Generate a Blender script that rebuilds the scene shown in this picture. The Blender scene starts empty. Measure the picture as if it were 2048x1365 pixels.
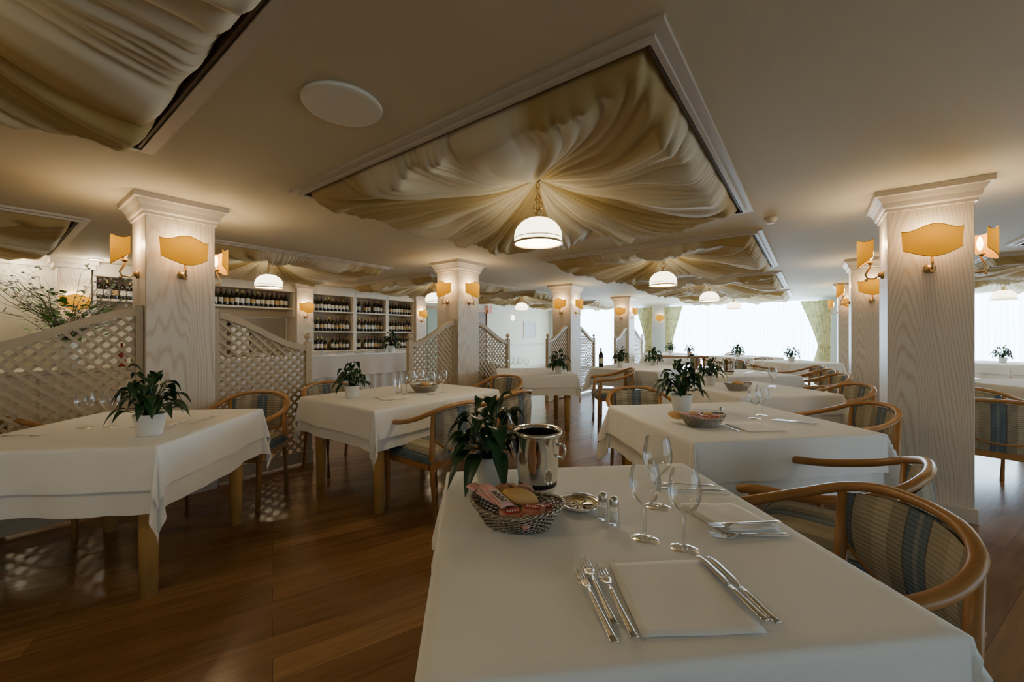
import bpy, bmesh, math, random
from math import sin, cos, pi, hypot, atan2, sqrt
from mathutils import Vector, Matrix
random.seed(7)
C = bpy.context.scene.collection
YAW = atan2(.6, .8)
HC = 1.27; F = 796.0; Y0 = 670.0; H = 2.315
TZ = .755
def W(cx, cz): return (0.8*cx-0.6*cz, 0.6*cx+0.8*cz)          # view-aligned floor plan -> room plan
def P(px, py, z=TZ):
    d = (HC-z)*F/(py-Y0); return ((px-1024)/F*d, d)
def face_rot(fx, fz):
    w = W(fx, fz); return atan2(w[1], w[0])-pi/2

# ---------------------------------------------------------------- materials
MATS = {}
def mat(name, col, rough=.5, metal=0, emit=None, es=0, bump=None, noise=None, sheen=0, spec=None):
    if name in MATS: return MATS[name]
    m = bpy.data.materials.new(name); m.use_nodes = True
    nt = m.node_tree; b = nt.nodes['Principled BSDF']
    b.inputs['Base Color'].default_value = (*col, 1); b.inputs['Roughness'].default_value = rough
    b.inputs['Metallic'].default_value = metal
    if spec is not None: b.inputs['Specular IOR Level'].default_value = spec
    if emit: b.inputs['Emission Color'].default_value = (*emit, 1); b.inputs['Emission Strength'].default_value = es
    if sheen: b.inputs['Sheen Weight'].default_value = sheen
    if noise:                                     # (scale, second colour)
        tc = nt.nodes.new('ShaderNodeTexCoord'); n = nt.nodes.new('ShaderNodeTexNoise'); n.inputs['Scale'].default_value = noise[0]
        n.inputs['Detail'].default_value = 4
        mx = nt.nodes.new('ShaderNodeMix'); mx.data_type = 'RGBA'
        mx.inputs[6].default_value = (*col, 1); mx.inputs[7].default_value = (*noise[1], 1)
        nt.links.new(tc.outputs['Object'], n.inputs['Vector']); nt.links.new(n.outputs['Fac'], mx.inputs[0])
        nt.links.new(mx.outputs[2], b.inputs['Base Color'])
    if bump:                                      # (scale, strength)
        tc = nt.nodes.new('ShaderNodeTexCoord'); n = nt.nodes.new('ShaderNodeTexNoise'); n.inputs['Scale'].default_value = bump[0]
        bp = nt.nodes.new('ShaderNodeBump'); bp.inputs['Strength'].default_value = bump[1]; bp.inputs['Distance'].default_value = .01
        nt.links.new(tc.outputs['Object'], n.inputs['Vector']); nt.links.new(n.outputs['Fac'], bp.inputs['Height']); nt.links.new(bp.outputs['Normal'], b.inputs['Normal'])
    MATS[name] = m; return m
def ramp(nt, stops, interp='LINEAR'):
    r = nt.nodes.new('ShaderNodeValToRGB'); r.color_ramp.interpolation = interp
    e = r.color_ramp.elements
    while len(e) < len(stops): e.new(.5)
    for k, (p, c) in enumerate(stops): e[k].position = p; e[k].color = (*c, 1)
    return r
def m_thin_glass():
    m = bpy.data.materials.new('clear thin glass'); m.use_nodes = True; nt = m.node_tree; nt.nodes.remove(nt.nodes['Principled BSDF'])
    out = [n for n in nt.nodes if n.type == 'OUTPUT_MATERIAL'][0]
    t = nt.nodes.new('ShaderNodeBsdfTransparent'); t.inputs[0].default_value = (.975, .98, .98, 1)
    g = nt.nodes.new('ShaderNodeBsdfGlossy'); g.inputs['Roughness'].default_value = .03; g.inputs[0].default_value = (1, 1, 1, 1)
    f = nt.nodes.new('ShaderNodeFresnel'); f.inputs[0].default_value = 1.35
    a = nt.nodes.new('ShaderNodeMath'); a.operation = 'MULTIPLY_ADD'; a.inputs[1].default_value = .75; a.inputs[2].default_value = .045
    mx = nt.nodes.new('ShaderNodeMixShader')
    nt.links.new(f.outputs[0], a.inputs[0]); nt.links.new(a.outputs[0], mx.inputs[0]); nt.links.new(t.outputs[0], mx.inputs[1]); nt.links.new(g.outputs[0], mx.inputs[2]); nt.links.new(mx.outputs[0], out.inputs[0])
    return m
def m_parchment():                                # thin parchment lit through by the bulb behind it
    m = bpy.data.materials.new('parchment shade'); m.use_nodes = True; nt = m.node_tree; b = nt.nodes['Principled BSDF']
    out = [n for n in nt.nodes if n.type == 'OUTPUT_MATERIAL'][0]
    b.inputs['Base Color'].default_value = (.42, .20, .02, 1); b.inputs['Roughness'].default_value = .8; b.inputs['Specular IOR Level'].default_value = .1
    b.inputs['Emission Color'].default_value = (1, .40, .0, 1); b.inputs['Emission Strength'].default_value = .42
    tr = nt.nodes.new('ShaderNodeBsdfTranslucent'); tr.inputs[0].default_value = (.050, .0265, .0006, 1)
    ad = nt.nodes.new('ShaderNodeAddShader'); nt.links.new(b.outputs[0], ad.inputs[0]); nt.links.new(tr.outputs[0], ad.inputs[1]); nt.links.new(ad.outputs[0], out.inputs[0])
    return m
M_ceil = mat('ceiling plaster', (.62, .545, .38), .75, bump=(30, .05))
M_wall = mat('cream wall paint', (.74, .70, .56), .8)
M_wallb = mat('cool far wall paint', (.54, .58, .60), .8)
M_trim = mat('limed trim wood', (.62, .55, .45), .5, noise=(60, (.53, .46, .37)))
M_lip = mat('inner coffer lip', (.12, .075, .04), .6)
M_dark = mat('dark stained wood', (.08, .045, .025), .5)
M_white = mat('white lacquer', (.70, .62, .49), .5)
M_lat = mat('limed lattice wood', (.54, .44, .30), .6, noise=(25, (.44, .34, .22)))
M_cloth = mat('white cotton cloth', (.90, .895, .87), .85, bump=(350, .12), sheen=.1, noise=(3, (.87, .865, .84)))
M_under = mat('white under cloth', (.84, .83, .80), .85, bump=(250, .12))
M_nap = mat('white napkin linen', (.93, .91, .87), .85, bump=(500, .15))
M_beech = mat('beech wood', (.46, .24, .083), .32, noise=(14, (.37, .175, .056)))
M_leg = mat('honey table wood', (.58, .37, .13), .4, noise=(12, (.48, .28, .09)))
M_brass = mat('aged brass', (.50, .37, .18), .3, 1)
M_silver = mat('polished silver', (.80, .77, .71), .1, 1)
M_wick = mat('tarnished silver wire', (.40, .36, .30), .32, 1)
M_steel = mat('cutlery steel', (.72, .70, .66), .2, 1)
M_glass = m_thin_glass()
M_pot = mat('white plastic pot', (.80, .79, .76), .4)
M_soil = mat('soil', (.04, .025, .015), .95)
M_leaf = mat('dark leaf', (.009, .038, .012), .38, noise=(9, (.020, .075, .022)))
M_leaf2 = mat('fresh leaf', (.13, .36, .05), .5)
M_branch = mat('bare branch', (.20, .17, .10), .8)
M_bloss = mat('pale blossom', (.80, .78, .68), .7)
M_bottle = mat('dark bottle glass', (.010, .014, .008), .12, noise=(2, (.02, .008, .006)))
M_lab = mat('bottle paper label', (.62, .57, .45), .7)
M_foil = mat('bottle foil', (.16, .02, .02), .35)
M_black = mat('cooler dark inside', (.02, .02, .025), .35, .4)
M_bread = mat('bread crust', (.66, .38, .13), .7, noise=(30, (.78, .52, .24)))
M_cracker = mat('breadstick wrap', (.66, .42, .26), .5, noise=(40, (.5, .22, .12)))
M_shade = m_parchment()
M_opal = mat('opal glass', (.9, .85, .75), .25, emit=(1, .86, .58), es=6)
M_bulb = mat('warm bulb', (1, .8, .5), .4, emit=(1, .75, .42), es=12)
M_spot = mat('spot lens', (1, .95, .85), .4, emit=(1, .88, .68), es=16)
M_porc = mat('porcelain', (.8, .78, .73), .2)
M_skirt = mat('buffet skirt cloth', (.80, .80, .79), .85)
M_red = mat('red sign', (.65, .03, .03), .4, emit=(1, .05, .03), es=.5)
M_pink = mat('pink paper', (.85, .46, .44), .5)
M_redp = mat('red print', (.60, .05, .05), .5)
M_paper = mat('white paper', (.85, .82, .76), .5)
M_text = mat('dark print', (.12, .03, .04), .5)

def m_stripe(name):
    m = bpy.data.materials.new(name); m.use_nodes = True; nt = m.node_tree; b = nt.nodes['Principled BSDF']; b.inputs['Roughness'].default_value = .85
    tc = nt.nodes.new('ShaderNodeTexCoord'); sp = nt.nodes.new('ShaderNodeSeparateXYZ')
    a = nt.nodes.new('ShaderNodeMath'); a.operation = 'MULTIPLY_ADD'; a.inputs[1].default_value = 1/.235; a.inputs[2].default_value = 10.5
    fr = nt.nodes.new('ShaderNodeMath'); fr.operation = 'FRACT'
    blue = (.125, .165, .20); beige = (.35, .31, .22); dk = (.10, .095, .09); lb = (.22, .25, .25)
    r = ramp(nt, [(0, beige), (.26, dk), (.28, blue), (.38, lb), (.44, blue), (.57, dk), (.59, (.29, .26, .19)), (.80, (.42, .37, .27))], 'CONSTANT')
    nt.links.new(tc.outputs['Object'], sp.inputs[0]); nt.links.new(sp.outputs['X'], a.inputs[0]); nt.links.new(a.outputs[0], fr.inputs[0]); nt.links.new(fr.outputs[0], r.inputs[0])
    nt.links.new(r.outputs[0], b.inputs['Base Color'])
    wv = nt.nodes.new('ShaderNodeTexWave'); wv.bands_direction = 'Z'; wv.inputs['Scale'].default_value = 22; wv.inputs['Distortion'].default_value = 1.5
    bp = nt.nodes.new('ShaderNodeBump'); bp.inputs['Strength'].default_value = .6; bp.inputs['Distance'].default_value = .004
    nt.links.new(tc.outputs['Object'], wv.inputs['Vector']); nt.links.new(wv.outputs['Fac'], bp.inputs['Height']); nt.links.new(bp.outputs['Normal'], b.inputs['Normal'])
    return m
M_stripe = m_stripe('striped upholstery')

def m_floor():
    m = bpy.data.materials.new('plank floor'); m.use_nodes = True; nt = m.node_tree; b = nt.nodes['Principled BSDF']
    tc = nt.nodes.new('ShaderNodeTexCoord'); mp = nt.nodes.new('ShaderNodeMapping'); mp.inputs['Rotation'].default_value = (0, 0, -(YAW+math.radians(31)))
    br = nt.nodes.new('ShaderNodeTexBrick'); br.inputs['Scale'].default_value = 1; br.inputs['Brick Width'].default_value = 2.3; br.inputs['Row Height'].default_value = .13
    br.inputs['Mortar Size'].default_value = .0012; br.inputs['Color1'].default_value = (.20, .105, .043, 1); br.inputs['Color2'].default_value = (.32, .18, .078, 1)
    br.inputs['Mortar'].default_value = (.11, .052, .022, 1); br.offset = .37; br.inputs['Bias'].default_value = -.15
    mp2 = nt.nodes.new('ShaderNodeMapping'); mp2.inputs['Scale'].default_value = (1.2, 16, 1)
    n = nt.nodes.new('ShaderNodeTexNoise'); n.inputs['Scale'].default_value = 1.6; n.inputs['Detail'].default_value = 6; n.inputs['Distortion'].default_value = .6
    mx = nt.nodes.new('ShaderNodeMix'); mx.data_type = 'RGBA'; mx.blend_type = 'MULTIPLY'; mx.inputs[0].default_value = .8
    r = ramp(nt, [(.3, (.72, .68, .62)), (.7, (1.15, 1.12, 1.08))])
    l = nt.links.new
    l(tc.outputs['Object'], mp.inputs[0]); l(mp.outputs[0], br.inputs[0]); l(mp.outputs[0], mp2.inputs[0]); l(mp2.outputs[0], n.inputs['Vector'])
    l(n.outputs['Fac'], r.inputs[0]); l(br.outputs['Color'], mx.inputs[6]); l(r.outputs[0], mx.inputs[7]); l(mx.outputs[2], b.inputs['Base Color'])
    b.inputs['Roughness'].default_value = .20
    return m
def m_column():
    m = bpy.data.materials.new('limed pine grain'); m.use_nodes = True; nt = m.node_tree; b = nt.nodes['Principled BSDF']; b.inputs['Roughness'].default_value = .5
    tc = nt.nodes.new('ShaderNodeTexCoord'); mp = nt.nodes.new('ShaderNodeMapping'); mp.inputs['Scale'].default_value = (1, 1, .11); mp.inputs['Location'].default_value = (.03, .03, -.10)
    nz = nt.nodes.new('ShaderNodeTexNoise'); nz.inputs['Scale'].default_value = 4.0; nz.inputs['Detail'].default_value = 2
    va = nt.nodes.new('ShaderNodeVectorMath'); va.operation = 'MULTIPLY_ADD'; va.inputs[1].default_value = (.20, .20, .20)
    wv = nt.nodes.new('ShaderNodeTexWave'); wv.wave_type = 'RINGS'; wv.rings_direction = 'SPHERICAL'; wv.inputs['Scale'].default_value = 22; wv.inputs['Distortion'].default_value = .8; wv.inputs['Detail'].default_value = 2
    n2 = nt.nodes.new('ShaderNodeTexNoise'); n2.inputs['Scale'].default_value = 60; n2.inputs['Detail'].default_value = 3
    ad = nt.nodes.new('ShaderNodeMath'); ad.operation = 'MULTIPLY_ADD'; ad.inputs[1].default_value = .4; ad.inputs[2].default_value = 0
    ml = nt.nodes.new('ShaderNodeMath'); ml.operation = 'MULTIPLY_ADD'; ml.inputs[1].default_value = .75
    r = ramp(nt, [(0, (.66, .60, .505)), (.66, (.64, .57, .47)), (.92, (.565, .475, .375)), (1, (.53, .43, .33))])
    l = nt.links.new
    l(tc.outputs['Object'], mp.inputs[0]); l(mp.outputs[0], nz.inputs['Vector']); l(nz.outputs['Color'], va.inputs[0]); l(mp.outputs[0], va.inputs[2]); l(va.outputs[0], wv.inputs['Vector'])
    l(mp.outputs[0], n2.inputs['Vector']); l(n2.outputs['Fac'], ad.inputs[0]); l(wv.outputs['Fac'], ml.inputs[0]); l(ad.outputs[0], ml.inputs[2])
    l(ml.outputs[0], r.inputs[0]); l(r.outputs[0], b.inputs['Base Color'])
    return m
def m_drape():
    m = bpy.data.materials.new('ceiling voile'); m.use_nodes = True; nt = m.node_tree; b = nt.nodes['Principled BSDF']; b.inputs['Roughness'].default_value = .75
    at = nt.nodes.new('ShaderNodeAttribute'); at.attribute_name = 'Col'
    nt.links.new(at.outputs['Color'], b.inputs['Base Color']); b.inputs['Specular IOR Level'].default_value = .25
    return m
def m_sheer(name, es):
    m = bpy.data.materials.new(name); m.use_nodes = True; nt = m.node_tree; b = nt.nodes['Principled BSDF']
    b.inputs['Base Color'].default_value = (.8, .85, .9, 1); b.inputs['Roughness'].default_value = .9
    tc = nt.nodes.new('ShaderNodeTexCoord'); wv = nt.nodes.new('ShaderNodeTexWave'); wv.bands_direction = 'X'; wv.inputs['Scale'].default_value = 3.2; wv.inputs['Distortion'].default_value = 2.5; wv.inputs['Detail Scale'].default_value = .4
    r = ramp(nt, [(0, (.42, .68, 1.0)), (1, (.70, .88, 1))])
    nt.links.new(tc.outputs['Object'], wv.inputs['Vector']); nt.links.new(wv.outputs['Fac'], r.inputs[0]); nt.links.new(r.outputs[0], b.inputs['Emission Color'])
    b.inputs['Emission Strength'].default_value = es  # daylight through the cloth is put in as emission, banded like folds
    return m
def m_curtain():
    m = bpy.data.materials.new('plaid curtain fabric'); m.use_nodes = True; nt = m.node_tree; b = nt.nodes['Principled BSDF']; b.inputs['Roughness'].default_value = .85
    tc = nt.nodes.new('ShaderNodeTexCoord'); ck = nt.nodes.new('ShaderNodeTexVoronoi'); ck.inputs['Scale'].default_value = 9
    r = ramp(nt, [(0, (.16, .27, .30)), (.35, (.46, .44, .20)), (.7, (.58, .54, .30))])
    nt.links.new(tc.outputs['Object'], ck.inputs['Vector']); nt.links.new(ck.outputs['Distance'], r.inputs[0]); nt.links.new(r.outputs[0], b.inputs['Base Color'])
    tr = nt.nodes.new('ShaderNodeBsdfTranslucent'); nt.links.new(r.outputs[0], tr.inputs[0]); mx = nt.nodes.new('ShaderNodeMixShader'); mx.inputs[0].default_value = .10
    out = [n for n in nt.nodes if n.type == 'OUTPUT_MATERIAL'][0]
    nt.links.new(b.outputs[0], mx.inputs[1]); nt.links.new(tr.outputs[0], mx.inputs[2]); nt.links.new(mx.outputs[0], out.inputs[0])
    return m
M_floor = m_floor(); M_col = m_column(); M_drape = m_drape(); M_sheer = m_sheer('sheer voile with daylight glow', 13.0); M_sheer_fill = m_sheer('side fill sheer voile', 1.7); M_curt = m_curtain()

# ---------------------------------------------------------------- mesh builder
class MB:
    def __init__(s): s.v = []; s.f = []; s.mi = []; s.cm = 0
    def face(s, idx): s.f.append(idx); s.mi.append(s.cm)
    def box(s, c, sz, rot=0, M=None):
        o = len(s.v); hx, hy, hz = sz[0]/2, sz[1]/2, sz[2]/2
        for dx, dy, dz in ((-1,-1,-1),(1,-1,-1),(1,1,-1),(-1,1,-1),(-1,-1,1),(1,-1,1),(1,1,1),(-1,1,1)):
            x, y, z = dx*hx, dy*hy, dz*hz
            if M: p = M @ Vector((x, y, z)); x, y, z = p
            elif rot: x, y = x*cos(rot)-y*sin(rot), x*sin(rot)+y*cos(rot)
            s.v.append((c[0]+x, c[1]+y, c[2]+z))
        for q in ((0,3,2,1),(4,5,6,7),(0,1,5,4),(1,2,6,5),(2,3,7,6),(3,0,4,7)): s.face([o+k for k in q])
        return s
    def bb(s, x0, x1, y0, y1, z0, z1): return s.box(((x0+x1)/2, (y0+y1)/2, (z0+z1)/2), (x1-x0, y1-y0, z1-z0))
    def tube(s, pts, r, seg=8, closed=False, sx=1, up=(0, 0, 1)):
        pts = [Vector(p) for p in pts]; n = len(pts); o = len(s.v); upv = Vector(up)
        for i, p in enumerate(pts):
            a = pts[(i-1) % n] if (closed or i > 0) else p; b = pts[(i+1) % n] if (closed or i < n-1) else p
            t = (b-a).normalized(); sd = t.cross(upv)
            if sd.length < .05: sd = t.cross(Vector((1, 0, 0)))
            sd.normalize(); w = sd.cross(t).normalized(); rr = r[i] if isinstance(r, (list, tuple)) else r
            for k in range(seg):
                an = 2*pi*k/seg; q = p+sd*(cos(an)*rr*sx)+w*(sin(an)*rr); s.v.append(tuple(q))
        for i in range(n if closed else n-1):
            j = (i+1) % n
            for k in range(seg): s.face([o+i*seg+k, o+i*seg+(k+1) % seg, o+j*seg+(k+1) % seg, o+j*seg+k])
        if not closed: s.face([o+k for k in range(seg)][::-1]); s.face([o+(n-1)*seg+k for k in range(seg)])
        return s
    def lathe(s, prof, seg=16, c=(0, 0, 0), sx=1, sy=1, cap=True, a0=0):
        o = len(s.v); n = len(prof)
        for r, z in prof:
            for k in range(seg): an = a0+2*pi*k/seg; s.v.append((c[0]+r*cos(an)*sx, c[1]+r*sin(an)*sy, c[2]+z))
        for i in range(n-1):
            for k in range(seg): s.face([o+i*seg+k, o+i*seg+(k+1) % seg, o+(i+1)*seg+(k+1) % seg, o+(i+1)*seg+k])
        if cap: s.face([o+k for k in range(seg)][::-1]); s.face([o+(n-1)*seg+k for k in range(seg)])
        return s
    def grid(s, fn, nu, nv):
        o = len(s.v)
        for j in range(nv+1):
            for i in range(nu+1): s.v.append(tuple(fn(i/nu, j/nv)))
        for j in range(nv):
            for i in range(nu): a = o+j*(nu+1)+i; s.face([a, a+1, a+nu+2, a+nu+1])
        return s
    def build(s, name, m, parent=None, smooth=False, bevel=0, solid=0, loc=None, rot=None):
        me = bpy.data.meshes.new(name); me.from_pydata(s.v, [], s.f)
        for mm in (m if isinstance(m, list) else [m]): me.materials.append(mm)
        me.polygons.foreach_set('material_index', s.mi)
        if smooth: me.polygons.foreach_set('use_smooth', [True]*len(s.f))
        me.update(); o = bpy.data.objects.new(name, me); C.objects.link(o)
        if parent: o.parent = parent
        if loc: o.location = loc
        if rot: o.rotation_euler = rot
        if solid: q = o.modifiers.new('s', 'SOLIDIFY'); q.thickness = solid; q.offset = 0
        if bevel: q = o.modifiers.new('b', 'BEVEL'); q.width = bevel; q.segments = 2; q.limit_method = 'ANGLE'
        return o
def thing(name, label, cat, loc=(0, 0, 0), rz=0, group=None):
    o = bpy.data.objects.new(name, None); C.objects.link(o); o.empty_display_size = .1
    o.location = loc; o.rotation_euler = (0, 0, rz); o['label'] = label; o['category'] = cat
    if group: o['group'] = group
    return o
def tag(o, label, cat, group=None, kind=None):
    o['label'] = label; o['category'] = cat
    if group: o['group'] = group
    if kind: o['kind'] = kind
    return o
def struct(o): o['kind'] = 'structure'; return o
CHILD = {}
def index():
    for o in bpy.data.objects:
        if o.parent:
            l = CHILD.setdefault(o.parent.name, [])
            if o not in l: l.append(o)
def dup(root, loc, rz, label, group=None):
    def cp(o, par):
        c = o.copy(); C.objects.link(c)
        if par: c.parent = par
        for ch in CHILD.get(o.name, []): cp(ch, c)
        return c
    r = cp(root, None); r.location = loc; r.rotation_euler = (0, 0, rz); r['label'] = label
    if group: r['group'] = group
    return r
class Proto:                                        # first placement uses the built thing, later ones copy it
    def __init__(s, root): s.root = root; s.used = False; index()
    def put(s, loc, rz, label, group=None):
        if not s.used:
            s.used = True; r = s.root; r.location = loc; r.rotation_euler = (0, 0, rz); r['label'] = label
            if group: r['group'] = group
            return r
        return dup(s.root, loc, rz, label, group)
def light(loc, power, col=(1, .77, .45), r=.03):
    l = bpy.data.lights.new('lamp_light', 'POINT'); l.energy = power; l.color = col; l.shadow_soft_size = r
    o = bpy.data.objects.new('lamp_light', l); C.objects.link(o); o.location = loc; return o

# ---------------------------------------------------------------- room shell
UL, UR, VB, VF = -8.6, 5.6, -3.0, 14.0
struct(MB().bb(UL-.2, UR+.2, VB-.2, VF+.2, -.1, 0).build('floor', M_floor))
CU = [-6.5, -1.69, 3.12]; CV = [-.67, 2.59, 5.86, 9.12, 12.39]
coffers = [(u, v) for u in CU for v in CV if not (u > 0 and v < 0)]
HX, HY = 1.24, 1.19
us = sorted({UL-.1, UR+.1}|{c[0]+s*HX for c in coffers for s in (-1, 1)}); vs = sorted({VB-.1, VF+.1}|{c[1]+s*HY for c in coffers for s in (-1, 1)})
cm = MB()
for i in range(len(us)-1):
    for j in range(len(vs)-1):
        mu, mv = (us[i]+us[i+1])/2, (vs[j]+vs[j+1])/2
        if any(abs(mu-a) < HX and abs(mv-b) < HY for a, b in coffers): continue
        o = len(cm.v); cm.v += [(us[i], vs[j], H), (us[i], vs[j+1], H), (us[i+1], vs[j+1], H), (us[i+1], vs[j], H)]; cm.face([o, o+1, o+2, o+3])
for a, b in coffers:
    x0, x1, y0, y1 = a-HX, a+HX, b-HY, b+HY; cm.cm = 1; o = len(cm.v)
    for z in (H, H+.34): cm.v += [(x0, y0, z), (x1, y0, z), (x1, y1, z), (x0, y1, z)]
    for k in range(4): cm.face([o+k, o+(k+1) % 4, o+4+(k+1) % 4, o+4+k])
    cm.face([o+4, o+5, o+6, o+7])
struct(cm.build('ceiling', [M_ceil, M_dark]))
for n, (a, b) in enumerate(coffers):
    t = MB()
    for (w, z0, z1) in ((.065, H-.020, H), (.022, H-.036, H)):
        ox, oy = HX+.005+w, HY+.005+w
        t.bb(a-ox, a+ox, b-oy, b-oy+w, z0, z1); t.bb(a-ox, a+ox, b+oy-w, b+oy, z0, z1)
        t.bb(a-ox, a-ox+w, b-oy+w, b+oy-w, z0, z1); t.bb(a+ox-w, a+ox, b-oy+w, b+oy-w, z0, z1)
    t.cm = 1
    for s in (-1, 1):
        t.box((a+s*(HX-.006), b, H+.0), (.012, 2*HY-.01, .06)); t.box((a, b+s*(HY-.006), H+.0), (2*HX-.01, .012, .06))
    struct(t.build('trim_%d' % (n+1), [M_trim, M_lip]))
def wall(name, boxes, m):
    b = MB()
    for q in boxes: b.bb(*q)
    return struct(b.build(name, m))
wall('wall_left', [(UL-.15, UL, VB, VF, 0, H)], M_wall)
RW = (-1.6, 4.6)  # opening for the added window, never in view
wall('wall_right', [(UR, UR+.15, VB, RW[0], 0, H), (UR, UR+.15, RW[1], VF, 0, H), (UR, UR+.15, RW[0], RW[1], 2.2, H), (UR, UR+.15, RW[0], RW[1], 0, .3)], M_wall)
wall('wall_back', [(UL-.15, UR+.15, VB-.15, VB, 0, H)], M_wall)
WIN = [(-7.5, -4.75), (-3.75, .15), (1.15, 5.2)]
edges = [UL]+[e for w in WIN for e in w]+[UR]
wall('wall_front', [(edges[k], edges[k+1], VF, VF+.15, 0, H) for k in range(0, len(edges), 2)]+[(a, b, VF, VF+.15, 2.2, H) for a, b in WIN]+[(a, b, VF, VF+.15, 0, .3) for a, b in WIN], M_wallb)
def window(n, loc, rz, w):
    r = bpy.data.objects.new('window_%d' % n, None); C.objects.link(r); r['kind'] = 'structure'; r.location = loc; r.rotation_euler = (0, 0, rz)
    fr = MB()
    for i in range(5): fr.box((-w/2+w*i/4, .09, 1.25), (.05, .05, 1.9))
    for z in (.325, 2.175): fr.box((0, .09, z), (w, .05, .05))
    f = fr.build('window_frame', M_white, r); MB().bb(-w/2, w/2, .085, .095, .3, 2.2).build('pane', M_glass, f)
for n, (a, b) in enumerate(WIN): window(n+1, ((a+b)/2, VF, 0), 0, b-a)
window(4, (UR, (RW[0]+RW[1])/2, 0), -pi/2, RW[1]-RW[0])  # unseen window added for cool fill light on the near table
struct(MB().bb(UL, UL+.03, 10.2, VF, .88, .96).build('trim_20', M_trim))
struct(MB().bb(UL, UL+.02, VB, VF, 0, .1).build('baseboard_left', M_trim))
struct(MB().bb(UL, UL+.06, VB, .6, H-.09, H).build('trim_21', M_trim))
for n, (v0, v1, m) in enumerate(((7.35, 8.0, mat('pale green door', (.30, .38, .26), .5)), (9.35, 10.0, mat('brown door', (.16, .09, .04), .5)))):
    d = bpy.data.objects.new('door_%d' % (n+1), None); C.objects.link(d); d['kind'] = 'structure'
    lf = MB().bb(UL, UL+.04, v0, v1, 0, 2.0).bb(UL+.04, UL+.05, v0+.12, v1-.12, .2, .9).bb(UL+.04, UL+.05, v0+.12, v1-.12, 1.05, 1.85).build('door_leaf', m, d, bevel=.005)
    MB().bb(UL, UL+.07, v0-.08, v0, 0, 2.08).bb(UL, UL+.07, v1, v1+.08, 0, 2.08).bb(UL, UL+.07, v0, v1, 2.0, 2.08).build('door_frame', M_beech, d)
    MB().tube([(UL+.05, v0+.07, 1.02), (UL+.09, v0+.07, 1.02), (UL+.09, v0+.17, 1.02)], .01, 6).build('door_handle', M_brass, lf)

# ---------------------------------------------------------------- columns
def crown(w):
    q = sqrt(2); return MB().lathe([((w+e)*q, z) for e, z in ((.001, -.150), (.014, -.148), (.014, -.128), (.026, -.118), (.034, -.085), (.055, -.050), (.060, -.044), (.076, -.040), (.078, -.002))], 4, a0=pi/4)
def column(u, v, label, z_top=H, w=.215):
    c = thing('column', label, 'column', (u, v, 0), 0, 'limed pine columns')
    MB().bb(-w, w, -w, w, 0, z_top-.1).build('shaft', M_col, c, bevel=.004)
    crown(w).build('crown_moulding', M_trim, c, loc=(0, 0, z_top))
    MB().bb(-w-.015, w+.015, -w-.015, w+.015, 0, .1).build('base', M_trim, c, bevel=.004)
    return c
cols = [(-4.15, .943, 'limed pine column with crown moulding between lattice screens at the left'),
        (-4.15, 4.21, 'limed pine column in the middle of the room behind the striped chairs'),
        (-4.15, 7.47, 'third pine column back in the central row, beyond the middle one'),
        (-4.15, 10.74, 'farthest column of the central row near the windows'),
        (.667, 4.21, 'large limed pine column at the right with strong cathedral grain'),
        (.667, 7.47, 'pine column just behind and left of the large right column'),
        (.667, 10.74, 'farthest pine column of the right row beside the tied curtain')]
for c in cols: column(*c)

# ---------------------------------------------------------------- sconces
def make_sconce():
    r = thing('wall_sconce', 'x', 'wall lamp')
    def sh(i, j):
        x = (i-.5)*2; top = .085+.020*cos(pi*x*1.05)+.020*abs(x)**5; bot = -.098-.018*cos(pi*x)+.03*x**4
        return (x*.152*(1-.05*(1-j)), .155-.085*x*x, bot+(top-bot)*j)
    s = MB().grid(sh, 24, 8).build('lamp_shade', M_shade, r, True)
    eg = [sh(i/24, 1) for i in range(25)]; eb = [sh(i/24, 0) for i in range(25)]
    MB().tube(eg, .0025, 5).tube(eb, .0025, 5).build('shade_edging', mat('amber edging', (.42, .20, .05), .6), s, True)
    MB().lathe([(.004, 0), (.03, 0), (.034, .01), (.02, .018), (.012, .03), (.003, .032)], 14).build('backplate', M_brass, r, True, loc=(0, 0, -.18), rot=(-pi/2, 0, 0))
    arm = [(0, .02, -.18), (0, .05, -.205), (0, .09, -.20), (0, .105, -.17), (0, .09, -.14), (0, .075, -.11), (0, .075, -.05)]
    a = MB().tube(arm, .007, 8, up=(1, 0, 0)).lathe([(.002, 0), (.016, .012), (.024, .02), (.01, .035)], 10, (0, .075, -.10)).lathe([(.002, 0), (.012, .01), (.005, .025)], 8, (0, .10, -.225)).build('arm', M_brass, r, True)
    MB().lathe([(.008, -.05), (.014, -.03), (.016, 0), (.01, .03), (.002, .045)], 10, (0, .07, 0)).build('bulb', M_bulb, a, True)
    return r
SC = Proto(make_sconce())
ROT = {'+u': -pi/2, '-u': pi/2, '+v': 0, '-v': pi}
DIR = {'+u': (1, 0), '-u': (-1, 0), '+v': (0, 1), '-v': (0, -1)}
def sconce(u, v, f, w, label, z=1.915, power=5.5):
    d = DIR[f]; x, y = u+d[0]*w, v+d[1]*w
    SC.put((x, y, z), ROT[f], label, 'parchment shaded wall sconces')
    light((x+d[0]*.068, y+d[1]*.068, z+.055), power)
NM = {(-4.15, .943): 'the left column', (-4.15, 4.21): 'the middle column', (-4.15, 7.47): 'the third central column', (-4.15, 10.74): 'the farthest central column',
      (.667, 4.21): 'the large right column', (.667, 7.47): 'the second right column', (.667, 10.74): 'the farthest right column'}
SD = {'-v': 'near left face', '+u': 'right hand face', '+v': 'far face', '-u': 'left hand face'}
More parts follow.
